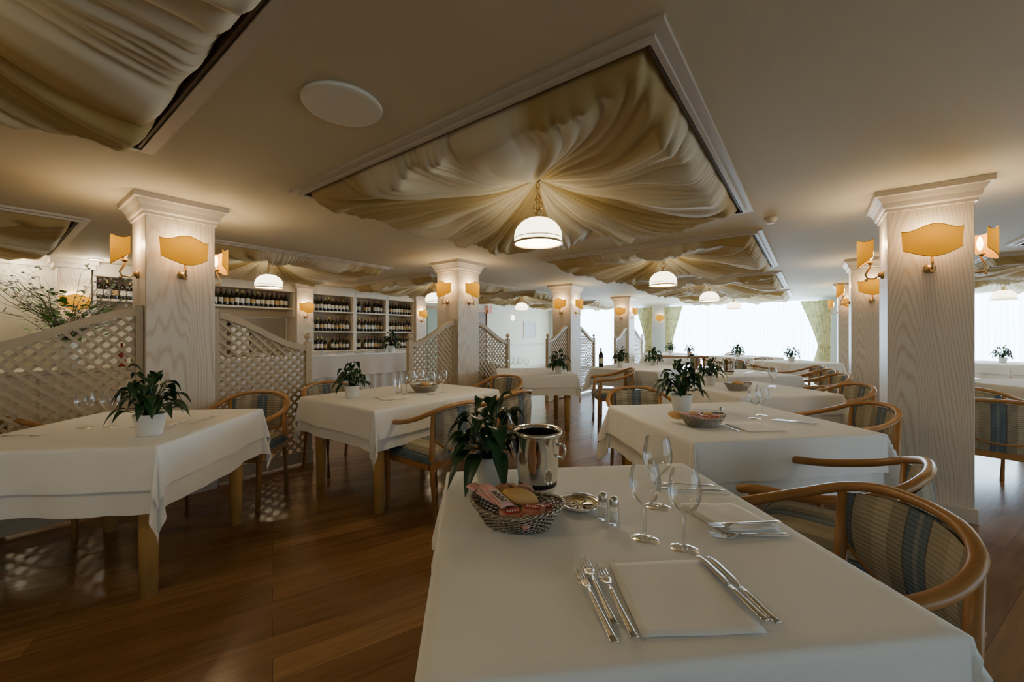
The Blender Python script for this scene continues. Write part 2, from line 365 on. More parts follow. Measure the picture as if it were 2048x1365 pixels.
for (u, v, fs) in [(-4.15, .943, ('+u', '-v', '+v')), (-4.15, 4.21, ('-v', '+u')), (-4.15, 7.47, ('-v', '+u')), (-4.15, 10.74, ('-v', '+u')),
                   (.667, 4.21, ('-v', '-u', '+u')), (.667, 7.47, ('-v', '-u')), (.667, 10.74, ('-v', '-u'))]:
    for f in fs:
        sd = SD[f]
        if u > 0 and f == '-v': sd = 'front face'
        if (u, v) == (-4.15, .943): sd = {'+u': 'broad front face', '-v': 'left edge', '+v': 'far right edge'}[f]
        sconce(u, v, f, .215, 'orange parchment sconce on the %s of %s' % (sd, NM[(u, v)]))

# ---------------------------------------------------------------- drapes and pendants
def make_drape(seed):
    rnd = random.Random(seed); NA, NR = 1080, 32; verts = []; cols_ = []; faces = []
    ph = [rnd.uniform(0, 6.28) for _ in range(10)]
    for j in range(NR+1):
        t = 1-(1-j/NR)**1.25
        for i in range(NA):
            th = 2*pi*i/NA; ct, st = cos(th), sin(th)
            R = min((HX-.014)/max(abs(ct), 1e-6), (HY-.014)/max(abs(st), 1e-6))
            r = .02+(R-.02)*t
            hem = max(0, (t-.93)/.07)
            base = .16*(1-t)**2.4 - .085*(t**.9)*(1-hem**2)      # drawn up to the lamp rod, sagging towards the frame
            side = abs(cos(2*th))
            scal = .038*abs(sin(4*th+ph[6]))*min(1, t*1.3)*(1-hem)
            z = H-.010+base-scal+.02*hem
            # folds bend sideways as they run out, like cloth gathered by hand
            tw = th+.26*sin(4*th+ph[0])*sin(pi*t)*t+.07*sin(7*th+ph[7])*t+.03*sin(11*th+ph[8]+3*t)
            a0 = 13*tw+ph[4]-2.2*t; a1 = 41*tw+ph[1]+2.5*sin(3*th+ph[2])+1.6*t; a2 = 89*tw+ph[3]+3*sin(5*th+ph[5])-2*t
            w1 = .55+.45*sin(7*th+ph[9]+3*t)
            p0 = sin(a0); p1 = 2*abs(sin(a1/2))**.85-1; p2 = 2*abs(sin(a2/2))**.9-1   # round ribs hang down, creases run up
            env = (.15+.85*t**.7)*min(1, t*5)*(1-.7*hem)
            z -= (.026*p0+.034*p1*w1+.013*p2*(1.25-w1*.9))*env
            z += .022*side*sin(11*t+3*sin(2*th+ph[5])+.8*sin(a0))*t*(1-hem)
            verts.append((r*ct, r*st, z))
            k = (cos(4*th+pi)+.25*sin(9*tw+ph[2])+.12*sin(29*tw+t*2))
            g = min(1, max(0, (k-.15)*3))*.85+.15*(.5+.5*sin(a0*2+1))  # some gold tone follows the folds, standing in for their shading
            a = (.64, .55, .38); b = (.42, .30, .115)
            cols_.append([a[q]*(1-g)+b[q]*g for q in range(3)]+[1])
    for j in range(NR):
        for i in range(NA):
            i2 = (i+1) % NA; faces.append((j*NA+i, j*NA+i2, (j+1)*NA+i2, (j+1)*NA+i))
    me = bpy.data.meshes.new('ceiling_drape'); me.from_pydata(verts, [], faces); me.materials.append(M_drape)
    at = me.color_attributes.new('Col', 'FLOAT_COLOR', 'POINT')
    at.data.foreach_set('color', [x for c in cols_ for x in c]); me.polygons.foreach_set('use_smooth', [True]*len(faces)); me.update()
    o = bpy.data.objects.new('ceiling_drape', me); C.objects.link(o); return o
def make_pendant():
    r = thing('pendant_lamp', 'x', 'pendant lamp')
    prof = [(.180, 0), (.182, .02)]+[(.182*sin(a)**.92+.001, .045+.150*cos(a)) for a in [pi/2*k/12 for k in range(13)]][::-1]
    sh = MB().lathe(prof, 32, cap=False).build('lamp_shade', M_opal, r, True, solid=.004)
    rm = MB(); rm.lathe([(.181, -.008), (.190, -.006), (.191, .004), (.185, .008), (.181, .006)], 32, cap=False).lathe([(.184, .030), (.187, .033), (.184, .038)], 32, cap=False)
    rm.build('rim', M_brass, sh, True)
    MB().lathe([(.055, .188), (.050, .200), (.024, .208), (.018, .222), (.030, .232), (.022, .246), (.012, .258), (.008, .262)], 16).build('socket_cap', M_brass, r, True)
    ch = MB()
    for k in range(5):
        z = .275+k*.042
        pts = [((.015*cos(a) if k % 2 == 0 else 0), (0 if k % 2 == 0 else .015*cos(a)), z+.027*sin(a)) for a in [2*pi*q/10 for q in range(10)]]
        ch.tube(pts, .0045, 6, closed=True, up=(0, 1, 0) if k % 2 == 0 else (1, 0, 0))
    for sgn in (-1, 1): ch.tube([(sgn*.01, 0, .255), (sgn*.042, 0, .272), (sgn*.038, 0, .305), (sgn*.014, 0, .312), (sgn*.028, 0, .342), (sgn*.008, 0, .372)], .0065, 6, up=(0, 1, 0))
    ch.build('chain', M_brass, r, True)
    MB().lathe([(.01, .05), (.03, .065), (.034, .09), (.02, .115), (.012, .175)], 12).build('bulb', M_bulb, r, True)
    return r
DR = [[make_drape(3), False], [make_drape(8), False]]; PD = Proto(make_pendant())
uname = {-6.5: 'left row', -1.69: 'central row', 3.12: 'right row'}
dl = {(-1.69, 2.59): 'large cream and gold pleated drape in the big coffer above the nearest pendant', (-1.69, -.67): 'shadowed cream pleated drape in the coffer at the top left corner',
      (-6.5, -.67): 'cream drape cut by the left edge beside the left column'}
onm = ['behind the viewer', 'nearest', 'second', 'third', 'farthest']
for n, (u, v) in enumerate(coffers):
    k = CV.index(v)
    lab = dl.get((u, v), '%s gathered cream and gold drape in the %s of ceiling coffers' % (onm[k], uname[u]))
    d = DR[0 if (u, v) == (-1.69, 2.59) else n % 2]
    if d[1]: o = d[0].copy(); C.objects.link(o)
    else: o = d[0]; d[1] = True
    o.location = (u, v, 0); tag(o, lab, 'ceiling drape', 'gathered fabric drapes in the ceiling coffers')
    pl = 'large glowing opal dome pendant on scrolled brass chain under the biggest drape' if (u, v) == (-1.69, 2.59) else 'opal dome pendant lamp under the %s drape of the %s' % (onm[k], uname[u])
    PD.put((u, v, 1.98), 0, pl, 'opal dome pendant lamps'); light((u, v, 1.95), 3.5 if v < 0 else (18 if (u, v) == (-6.5, 2.59) else 7), (1, .82, .55), .04 if u < -5 else .09)

q = MB().lathe([(.0, 0), (.166, 0), (.172, -.008), (.168, -.018), (.155, -.022), (.0, -.022)], 40, cap=False).build('ceiling_speaker', mat('ceiling disc paint', (.76, .72, .60), .6), loc=(-1.69, .98, H))
tag(q, 'round flat pale speaker cover on the ceiling left of the big coffer', 'ceiling speaker')
q = MB().lathe([(.0, 0), (.05, 0), (.05, -.02), (.035, -.035), (.03, -.05), (.0, -.052)], 20, cap=False).build('smoke_detector', M_white, smooth=True, loc=(-.284, 4.22, H))
tag(q, 'small round smoke detector on ceiling right of the big coffer', 'smoke detector')
for (u, v, l) in ((-8.33, .3, 'leftmost recessed ceiling spot at the left edge by the wall'), (-7.9, .95, 'recessed ceiling spot nearest the flower branches')):
    s = thing('ceiling_spot', l, 'ceiling light', (u, v, H), 0, 'recessed ceiling spots')
    MB().lathe([(.06, -.002), (.085, -.002), (.085, -.012), (.06, -.008)], 20, cap=False).build('ring', M_white, s, True)
    MB().lathe([(.0, -.006), (.06, -.006)], 20, cap=False).build('lens', M_spot, s)
    light((u, v, H-.1), 9, (1, .88, .68), .05)

# ---------------------------------------------------------------- lattice screens
def lattice(u, v0, d, label, L=.82):
    """screen starting at a column face, running in direction d along v; high at the column"""
    r = thing('lattice_screen', label, 'lattice screen', (u, v0, 0), pi/2 if d > 0 else -pi/2, 'limed lattice screens beside the columns')
    hi, lo = 1.47, 1.17
    def top(s):
        t = min(1, max(0, s/L)); return lo+(hi-lo)*(.5+.5*cos(pi*t**.9))
    MB().bb(.002, .045, -.025, .025, 0, hi+.02).build('post', M_lat, r, bevel=.004)
    ps = MB().bb(L-.06, L, -.03, .03, 0, lo+.03).bb(L-.07, L+.01, -.04, .04, 0, .12).build('post', M_lat, r, bevel=.004)
    MB().lathe([(.012, lo+.03), (.02, lo+.04), (.012, lo+.05), (.03, lo+.07), (.033, lo+.085), (.025, lo+.105), (.004, lo+.118)], 14, (L-.03, 0, 0)).build('finial', M_lat, ps, True)
    MB().grid(lambda i, j: (.045+(L-.105)*i, -.026 if j in (0, .25, 1) else .026, top(.045+(L-.105)*i)+(.0 if j in (.25, .5) else -.06)), 30, 4).build('top_rail', M_lat, r)
    MB().bb(.045, L-.06, -.022, .022, .02, .13).build('bottom_rail', M_lat, r, bevel=.004)
    lt = MB(); sp = .078; s0, s1 = .045, L-.06
    for sg in (-1, 1):
        c = -2.0
        while c < 3.0:
            pts = []; s = s0
            while s <= s1+1e-6:
                z = c+sg*s
                if .12 < z < top(s)-.03: pts.append((s, z))
                s += .01
            if len(pts) > 1:
                a, b = pts[0], pts[-1]; ln = hypot(b[0]-a[0], b[1]-a[1]); an = atan2(b[1]-a[1], b[0]-a[0])
                lt.box(((a[0]+b[0])/2, .006*sg, (a[1]+b[1])/2), (ln+.02, .009, .021), M=Matrix.Rotation(-an, 3, 'Y'))
            c += sp
    lt.build('lattice', M_lat, r)
    return r
nm2 = ['the left column', 'the middle column', 'the third central column', 'the farthest central column']
for k, v in enumerate((.943, 4.21, 7.47, 10.74)):
    lattice(-4.0, v+.215, 1, 'curved top pale lattice screen on the right of %s' % nm2[k])
    lattice(-4.0, v-.215, -1, 'curved top pale lattice screen on the left of %s' % nm2[k], .95 if k == 0 else .82)

# ---------------------------------------------------------------- furniture
def make_chair():
    r = thing('dining_armchair', 'x', 'chair')
    half = [(-.265, .25, .625), (-.275, .18, .645), (-.287, .05, .655), (-.290, -.06, .675), (-.272, -.16, .705), (-.225, -.245, .745), (-.14, -.295, .775), (-.05, -.312, .785)]
    pts = half+[(-x, y, z) for x, y, z in half[::-1]]
    def cr(p, n=4):
        o = []
        for i in range(len(p)-1):
            a, b, c, d = [Vector(p[max(0, min(len(p)-1, q))]) for q in (i-1, i, i+1, i+2)]
            for k in range(n):
                t = k/n; o.append(.5*((2*b)+(-a+c)*t+(2*a-5*b+4*c-d)*t*t+(-a+3*b-3*c+d)*t**3))
        o.append(Vector(p[-1])); return o
    sp = cr(pts); n = len(sp)
    rad = [.0150+.004*abs(2*k/(n-1)-1) for k in range(n)]; rad[0] = rad[-1] = .012
    MB().tube(sp, rad, 10, sx=1.12).build('arm_rail', M_beech, r, True)
    for s in (-1, 1):
        MB().tube([(s*.235, .22, 0), (s*.245, .215, .40), (s*.268, .19, .63)], [.016, .021, .016], 8).build('leg', M_beech, r, True)
        MB().tube([(s*.215, -.27, 0), (s*.215, -.235, .42), (s*.215, -.25, .735)], [.016, .021, .016], 8).build('leg', M_beech, r, True)
    fr = MB()
    fr.bb(-.235, .235, .195, .222, .35, .41).bb(-.215, .215, -.245, -.22, .35, .41)
    for s in (-1, 1): fr.box((s*.228, -.01, .38), (.024, .43, .06))
    fr.build('seat_frame', M_beech, r, bevel=.006)
    def seat(i, j):
        x = (i-.5)*2; y = (j-.5)*2; e = max(abs(x), abs(y)); return (x*.25*(1-.04*max(0, -y)), y*.245-.0, .40+.075*(1-e**6)+.01*(1-x*x)*(1-y*y))
    MB().grid(seat, 14, 14).build('seat', M_stripe, r, True, solid=.012)
    def arc(x, off): return -.312+off+.9*x*x+1.6*x**4*3
    def pad(i, j):
        x = (i-.5)*.43; z0 = .475+.10*(abs(i-.5)*2)**3; z1 = .765-.75*x*x
        th = .022*sin(pi*min(1, max(0, j)))*(1-(abs(i-.5)*2)**8)
        return x, arc(x, 0), z0+(z1-z0)*j, th
    MB().grid(lambda i, j: (pad(i, j)[0], pad(i, j)[1]+.012+pad(i, j)[3], pad(i, j)[2]), 18, 8).grid(lambda i, j: (pad(1-i, j)[0], pad(1-i, j)[1]-.006-pad(1-i, j)[3]*.6, pad(1-i, j)[2]), 18, 8).build('backrest', M_stripe, r, True)
    lo = [((i/14-.5)*.43, arc((i/14-.5)*.43, .003), .472+.10*(abs(i/14-.5)*2)**3) for i in range(15)]
    MB().tube(lo, .012, 8).build('back_rail', M_beech, r, True)
    return r
CHR = Proto(make_chair())
def chair(cx, cz, fx, fz, label):
    w = W(cx, cz); CHR.put((w[0], w[1], 0), face_rot(fx, fz), label, 'bentwood armchairs with striped upholstery')
def make_table(w, d):
    r = thing('dining_table', 'x', 'table')
    MB().bb(-w/2, w/2, -d/2, d/2, .715, .745).build('tabletop', M_leg, r, bevel=.008)
    MB().bb(-w/2+.08, w/2-.08, -d/2+.08, -d/2+.105, .63, .715).bb(-w/2+.08, w/2-.08, d/2-.105, d/2-.08, .63, .715).bb(-w/2+.08, -w/2+.105, -d/2+.105, d/2-.105, .63, .715).bb(w/2-.105, w/2-.08, -d/2+.105, d/2-.105, .63, .715).build('apron', M_leg, r)
    for sx in (-1, 1):
        for sy in (-1, 1):
            MB().tube([(sx*(w/2-.095), sy*(d/2-.095), 0), (sx*(w/2-.095), sy*(d/2-.095), .40), (sx*(w/2-.095), sy*(d/2-.095), .715)], [.034, .041, .044], 12).build('leg', M_leg, r, True)
    return r
def cloth_obj(name, w, d, o, ztop, seed, m, flare=.05):
    rn = random.Random(seed); p1, p2, p3 = [rn.uniform(0, 6) for _ in range(3)]
    def ticks(h):
        inner = [-h+2*h*k/44 for k in range(45)]; out = [.003, .009, .02]+[.035+(o-.035)*k/9 for k in range(10)]
        return [-h-e for e in out[::-1]]+inner+[h+e for e in out]
    X, Y = ticks(w/2), ticks(d/2); b = MB()
    for y in Y:
        for x in X:
            cx = max(-w/2, min(w/2, x)); cy = max(-d/2, min(d/2, y)); ex, ey = x-cx, y-cy; L = hypot(ex, ey)
            if L < 1e-9: b.v.append((x, y, ztop)); continue
            dx, dy = ex/L, ey/L
            if ex and ey:
                ph = atan2(abs(ey), abs(ex)); s2 = sin(2*ph); out = .012*min(1, L/.012)+L*(flare+.22*s2**2+.15*sin(6*ph+p3)*s2)
                z = ztop-sqrt(max(0, L*L-out*out*.6)) if L > .012 else ztop-L*.4
                b.v.append((cx+dx*out, cy+dy*out, z))
            else:
                s = x if ey else y; h = (w/2 if ey else d/2); win = 1-(abs(s)/h)**8
                rip = .55*sin(4.3*s/h+p1+(2 if ex > 0 or ey > 0 else 0))+.3*sin(9*s/h+p2)+.35*sin(17*s/h+p3)*abs(s/h)
                out = .012*min(1, L/.012)+L*(flare+.075*rip*win*min(1, L/.1)); z = ztop-(L*.4 if L < .012 else L*.985)
                b.v.append((cx+dx*out, cy+dy*out, z))
    nx = len(X)
    for j in range(len(Y)-1):
        for i in range(nx-1): a = j*nx+i; b.face([a, a+1, a+nx+1, a+nx])
    return b.build(name, m, None, True)
tableprotos = {}
def dining(cx, cz, w, d, yaw, nm, o1=.17, o2=.27):
    wx, wy = W(cx, cz); rz = YAW+math.radians(yaw); key = (w, d)
    if key not in tableprotos: tableprotos[key] = Proto(make_table(w, d))
    tableprotos[key].put((wx, wy, 0), rz, 'wooden table %s' % nm, 'dining tables')
    sd = int(abs(cx*31+cz*17)*10) % 97
    u = cloth_obj('under_tablecloth', w+.006, d+.006, o2, .7485, sd, M_under, flare=.02); u.location = (wx, wy, 0); u.rotation_euler = (0, 0, rz)
    tag(u, 'lower white cloth of the table %s' % nm, 'tablecloth', 'white under cloths')
    t = cloth_obj('tablecloth', w+.022, d+.022, o1, .7535, sd, M_cloth, flare=.06); t.location = (wx, wy, 0); t.rotation_euler = (0, 0, rz)
    tag(t, 'top white cloth of the table %s' % nm, 'tablecloth', 'white top tablecloths')
def fromcorner(x, z, w, d, yaw, sx=1, sz=1):
    a = math.radians(yaw); r = (cos(a), sin(a)); f = (-sin(a), cos(a))
    return x+sx*r[0]*w/2+sz*f[0]*d/2, z+sx*r[1]*w/2+sz*f[1]*d/2
c = fromcorner(-.2226, 1.489, .90, .89, 6.3, 1, -1); dining(c[0], c[1], .90, .89, 6.3, 'in the foreground', .24, .32)
c = fromcorner(-1.665, 1.856, .95, .92, 6.3, -1, 1); dining(c[0], c[1], .95, .92, 6.3, 'at the far left', .20, .31)
AY = -math.degrees(YAW)
c = fromcorner(-.936, 2.72, 1.0, 1.3, AY, -1, 1); dining(c[0], c[1], 1.0, 1.3, AY, 'by the left lattice with two striped chairs', .20, .28)
c = fromcorner(.885, 1.925, 1.06, .98, 9, 1, 1); dining(c[0], c[1], 1.06, .98, 9, 'right behind the foreground one', .20, .30)
dining(2.3, 3.85, .95, .95, 9, 'third back on the right')
dining(.3, 5.65, 1.0, 1.0, 4, 'in the centre before the middle column')
dining(2.05, 6.5, 1.0, 1.3, AY, 'with the wine bottle and two plants')
dining(3.1, 5.45, .95, .95, 6, 'beside the row of armchairs')
dining(5.5, 4.2, .95, .95, 0, 'at the right edge behind the column')
dining(9.0, 7.4, 1.2, 1.0, 10, 'far right by the bright window')
dining(5.5, 9.5, 1.2, 1.0, 8, 'far back before the middle window')
dining(5.45, 7.7, 1.0, 1.0, 5, 'far back beside the rear right column')
dining(4.3, 10.9, 1.0, 1.0, 5, 'farthest back near the tied curtains')

for c in [(.865, 1.175, -1, .10, 'armchair right of the foreground table, its large curved back nearest the viewer'),
          (1.31, 1.68, -.7, .7, 'armchair behind the nearest one, arms pointing to the back left'),
          (-.60, 3.0, -.8, .6, 'armchair seen side on at the near side of the left lattice table'),
          (-.17, 3.57, -.8, .6, 'second striped armchair along the near side of the left lattice table'),
          (-2.08, 3.05, .1, -1, 'armchair tucked behind the far left table below the lattice'),
          (-2.95, 2.25, 1, -.1, 'armchair at the left picture edge with only its back rail showing'),
          (-1.66, 3.85, .8, -.6, 'armchair on the screen side of the left lattice table'),
          (-.22, 4.45, -.6, -.8, 'armchair at the far end of the left lattice table'),
          (1.42, 5.7, -1, .05, 'lone striped armchair turned left beside the central table'),
          (1.12, 3.35, 0, -1, 'armchair behind the plant on the table behind the foreground one'),
          (2.26, 2.80, -1, .15, 'striped armchair right of the second table back, before the large column'),
          (3.10, 3.90, -1, .1, 'armchair right of the third table back, half behind the right column'),
          (3.80, 3.10, .75, .66, 'striped armchair at the right edge with its back to the viewer'),
          (4.45, 3.75, .9, .3, 'second armchair at the right edge, behind the first'),
          (3.78, 4.95, -1, .25, 'front armchair of the row of three behind the large column'),
          (4.15, 5.60, -1, .25, 'middle armchair of the row of three behind the large column'),
          (4.50, 6.25, -1, .25, 'rear armchair of the row of three behind the large column'),
          (5.3, 8.65, 0, 1, 'far armchair in front of the window table, back to the room'),
          (5.9, 10.35, 0, -1, 'far armchair behind the window table facing the room'),
          (4.6, 9.45, 1, 0, 'far armchair left of the window table'),
          (4.65, 7.7, 1, 0, 'far armchair left of the rear right table'),
          (-.3, 6.4, .5, -.8, 'armchair behind the left of the central table')]:
    chair(*c)

w = W(3.45, 8.3); r = thing('console_table', 'bare brown wooden side table before the tied curtains', 'table', (w[0], w[1], 0), YAW)
MB().bb(-.55, .55, -.2, .2, .80, .835).build('tabletop', M_beech, r, bevel=.006)
for sx in (-1, 1):
    for sy in (-1, 1): MB().tube([(sx*.48, sy*.15, 0), (sx*.48, sy*.15, .8)], .022, 8).build('leg', M_beech, r, True)

# ---------------------------------------------------------------- buffet + wine wall
r = thing('buffet_table', 'long white clothed buffet with soft skirt before the wine shelves', 'buffet', (0, 0, 0))
bu0, bu1, bv0, bv1 = -7.15, -6.45, 1.7, 5.1
MB().bb(bu0, bu1, bv0, bv1, .89, .915).build('tabletop', M_leg, r)
L = bv1-bv0
tc_ = MB().bb(bu0-.01, bu1+.016, bv0-.01, bv1+.016, .915, .92)
tc_.grid(lambda i, j: (bu1+.018+.012*(1-j)*sin(i*26)+.006*(1-j)*sin(i*61), bv0+L*i, .55+.37*j), 120, 3)
tc_.grid(lambda i, j: (bu1+.016-(bu1-bu0)*i, bv1+.018+.012*(1-j)*sin(i*9), .55+.37*j), 40, 3).build('top_cloth', M_cloth, r, True)
sk = MB()
sk.grid(lambda i, j: (bu1-.014+.007*sin(i*pi*34+.8*sin(i*40))*(1-.3*j), bv0+L*i, .01+.88*j), 360, 2)
sk.grid(lambda i, j: (bu1-(bu1-bu0)*i, bv1-.014+.007*sin(i*pi*8), .01+.88*j), 80, 2).build('skirt', M_skirt, r, True)
MB().bb(bu0+.05, bu0+.1, bv0+.05, bv0+.1, 0, .89).bb(bu1-.1, bu1-.05, bv1-.1, bv1-.05, 0, .89).build('leg', M_leg, r)
PLT = None
plate_me = MB().lathe([(0, .0), (.07, 0), (.085, .006), (.13, .018), (.132, .021), (.085, .010), (.07, .005), (0, .005)], 24, cap=False)
for (v, cnt) in ((1.95, 3), (2.5, 5), (3.05, 4), (3.45, 6), (3.85, 4), (4.25, 3), (4.7, 5)):
    for k in range(cnt):
        if PLT is None: PLT = plate_me.build('plate', M_porc, smooth=True); o = PLT
        else: o = PLT.copy(); C.objects.link(o)
        o.location = (-6.72, v, .921+k*.012); tag(o, 'white dinner plate in the stacks along the buffet front edge', 'plate', 'plates stacked on the buffet')
bwl = MB().lathe([(0, 0), (.05, 0), (.06, .01), (.12, .07), (.115, .07), (.055, .015), (0, .012)], 20, cap=False)
o = bwl.build('serving_bowl', M_porc, smooth=True, loc=(-6.95, 4.5, .921)); tag(o, 'white serving bowl at the back of the buffet', 'bowl')

def pil(v, lab, w=.16):
    c = thing('pilaster', lab, 'pilaster', (UL+.003, v, 0), 0, 'wall pilasters of the wine shelves')
    MB().bb(0, .42, -w, w, 0, H-.12).build('shaft', M_col, c, bevel=.004)
    MB().bb(0, .46, -w-.04, w+.04, H-.12, H-.06).bb(0, .49, -w-.07, w+.07, H-.06, H).build('crown_moulding', M_trim, c, bevel=.004)
pil(.78, 'limed pilaster behind the flowering branches'); pil(3.93, 'limed pilaster between the wine shelf bays'); pil(6.93, 'limed pilaster at the right end of the wine shelves')
sconce(UL+.423, .78, '+u', 0, 'orange sconce on the pilaster behind the flowering branches', 1.72, 4.5)
sconce(UL+.423, 3.93, '+u', 0, 'orange sconce on the pilaster between the wine shelf bays', 1.82, 5.5)
sconce(UL+.423, 6.93, '+u', 0, 'orange sconce on the pilaster at the right end of the wine shelves', 1.82, 5.5)
M_shelfback = mat('shelf back panel', (.42, .33, .21), .7)
def bay(v0, v1, rows, low, label):
    c = thing('wine_shelf', label, 'shelf', (0, 0, 0), 0, 'wine shelf bays')
    x0, x1 = UL+.005, UL+.34
    MB().bb(x0, x0+.02, v0, v1, low, 2.2).build('back_panel', M_shelfback, c)
    for v in (v0, v1): MB().bb(x0, x1, v-.018, v+.018, low, 2.2).build('side_panel', M_white, c)
    MB().bb(x0, x1+.03, v0-.018, v1+.018, 2.12, H-.002).build('cornice', M_white, c, bevel=.008)
    for z in rows: MB().bb(x0, x1, v0+.018, v1-.018, z-.03, z).build('shelf_board', M_white, c)
def bottle_mesh():
    b = MB(); b.lathe([(.0, 0), (.036, 0), (.038, .01), (.038, .185), (.033, .205), (.016, .235), (.0135, .25)], 12, cap=False)
    b.cm = 1; b.lathe([(.0383, .06), (.0386, .062), (.0386, .14), (.0383, .142)], 12, cap=False)
    b.cm = 2; b.lathe([(.014, .25), (.0145, .29), (.014, .30), (0, .30)], 12, cap=False)
    return b
lbl = [M_lab, mat('white wine label', (.72, .70, .64), .6), mat('ochre wine label', (.45, .30, .12), .6)]
BOTS = [bottle_mesh().build('wine_bottle', [M_bottle, l, f], smooth=True) for l, f in zip(lbl, (M_foil, mat('gold foil', (.4, .28, .08), .4, .6), M_black))]
usedb = [False]*3
def bottle(x, y, z, label, grp, k=None):
    k = random.choice((0, 1, 0, 2)) if k is None else k
    if not usedb[k]: o = BOTS[k]; usedb[k] = True
    else: o = BOTS[k].copy(); C.objects.link(o)
    o.location = (x, y, z); o.rotation_euler = (0, 0, random.uniform(-.4, .4)); s = random.uniform(.92, 1.05); o.scale = (1, 1, s)
    tag(o, label, 'bottle', grp)
def rowb(v0, v1, z, label, grp, sp=.084):
    n = int((v1-v0-.09)/sp)
    for k in range(n+1):
        if random.random() < .05: continue
        bottle(UL+.24, v0+.06+k*sp+random.uniform(-.003, .003), z, label, grp)
bay(.98, 2.35, [1.80], 1.62, 'high wine shelf bay behind the left column')
bay(2.40, 3.75, [1.80], 1.62, 'high wine shelf bay left of the central pilaster over the serving hatch')
rowb(.98, 2.35, 1.80, 'dark wine bottle on the high shelf behind the left column', 'bottles on the shelf behind the left column')
rowb(2.40, 3.75, 1.80, 'dark wine bottle on the high shelf over the serving hatch', 'bottles on the shelf over the hatch')
for n, (a, b) in enumerate(((4.13, 5.06), (5.10, 5.92), (5.96, 6.74))):
    nm = ('left', 'middle', 'right')[n]
    bay(a, b, [.93, 1.35, 1.78], .90, '%s three row wine shelf bay right of the central pilaster' % nm)
    for z, rn in ((.93, 'bottom'), (1.35, 'middle'), (1.78, 'top')):
        rowb(a, b, z, 'dark wine bottle in the %s row of the %s wine shelf bay' % (rn, nm), 'bottles, %s row, %s bay' % (rn, nm))
r = thing('base_cabinet', 'low white base cabinet under the wine shelves', 'cabinet', (0, 0, 0))
MB().bb(UL+.005, UL+.5, 4.11, 6.76, 0, .86).build('body', M_white, r)
for k in range(5): MB().bb(UL+.5, UL+.515, 4.15+k*.52, 4.63+k*.52, .08, .82).build('door', M_white, r, bevel=.004)
MB().bb(UL+.005, UL+.53, 4.10, 6.77, .86, .895).build('counter', M_trim, r)
d = bpy.data.objects.new('door_3', None); C.objects.link(d); d['kind'] = 'structure'
MB().bb(UL, UL+.05, 2.35, 3.72, .0, 1.6).build('door_leaf', mat('dim hatch panel', (.30, .26, .20), .6), d)
MB().bb(UL+.05, UL+.07, 2.75, 3.05, .9, 1.45).build('hatch_panel', M_porc, d); MB().bb(UL+.05, UL+.08, 2.70, 2.75, .85, 1.5).bb(UL+.05, UL+.08, 3.05, 3.10, .85, 1.5).bb(UL+.05, UL+.08, 2.7, 3.1, 1.45, 1.5).build('hatch_frame', M_dark, d)

r = thing('emergency_sign', 'small red hanging sign with white symbol above the brown door', 'sign', (UL+.12, 10.15, 2.1), -.9)
pn = MB().bb(-.11, .11, -.01, .01, -.13, .13).build('panel', M_red, r, bevel=.003)
MB().bb(-.05, .05, -.014, -.0105, .02, .08).bb(-.07, .07, -.014, -.0105, -.08, -.05).build('symbol', M_paper, pn)
for (x, y, rz, l) in ((UL, 11.5, -pi/2, 'small round glowing wall light left of the framed picture'), (-8.15, VF, pi, 'small round glowing wall light right of the framed picture')):
    s = thing('wall_light', l, 'wall lamp', (x, y, 1.88), rz, 'round wall lights')
    MB().lathe([(.0, .06), (.05, .055), (.09, .03), (.10, .005), (.0, .0)], 20, cap=False).build('diffuser', M_opal, s, True, rot=(-pi/2, 0, 0))
    MB().box((0, .004, 0), (.14, .008, .14)).build('backplate', M_brass, s)
r = thing('framed_picture', 'pale framed picture on the far left wall above chair rail', 'picture', (UL, 12.6, 1.45), -pi/2)
MB().bb(-.42, .42, .002, .03, -.33, -.29).bb(-.42, .42, .002, .03, .29, .33).bb(-.42, -.38, .002, .03, -.29, .29).bb(.38, .42, .002, .03, -.29, .29).build('frame', M_white, r)
MB().bb(-.38, .38, .002, .012, -.29, .29).build('print', mat('pale print', (.42, .45, .44), .5, noise=(4, (.55, .56, .52))), r)

# ---------------------------------------------------------------- curtains
def sheer(w, loc, rz, nm, m):
    o = MB().grid(lambda i, j: (w*(i-.5)*1.02, .018*sin(i*w*26)+.008*sin(i*w*61), .08+2.16*j), int(w*60), 3).build('sheer_curtain', m, smooth=True, loc=loc, rot=(0, 0, rz))
    tag(o, 'bright white sheer curtain across the %s window' % nm, 'curtain', 'sheer curtains')
for n, (a, b) in enumerate(WIN): sheer(b-a, ((a+b)/2, VF-.08, 0), 0, ('left', 'middle', 'right')[n], M_sheer)
sheer(RW[1]-RW[0], (UR-.08, (RW[0]+RW[1])/2, 0), -pi/2, 'added unseen right side', M_sheer_fill)  # glowing sheer of the added window, acts as fill light
def tied(x, half, side, label):
    def fn(i, j):
        z = .1+2.12*j; wv = half*(.38+.62*abs((z-.95)/1.27)**1.2) if z > .95 else half*(.38+.30*((.95-z)/.85))
        c = side*(half-wv)*.8
        return (c+(i-.5)*2*wv, .025*sin(i*38)*(wv/half), z)
    t = thing('tied_curtain', label, 'curtain', (x, VF-.17, 0), 0, 'tied patterned curtains')
    MB().grid(fn, 60, 28).build('fabric', M_curt, t, True)
    c = side*half*.62*.8
    MB().lathe([(half*.40, -.03), (half*.43, 0), (half*.40, .03)], 20, (c, 0, .95), sy=.25, cap=False).build('tieback', M_curt, t, True)
tied(-4.62, .30, 1, 'patterned tied curtain at the right of the left window'); tied(-3.65, .30, -1, 'patterned tied curtain at the left of the middle window')
tied(.12, .36, 1, 'wide patterned tied curtain at the right of the middle window'); tied(1.25, .3, -1, 'patterned tied curtain at the left of the right window')
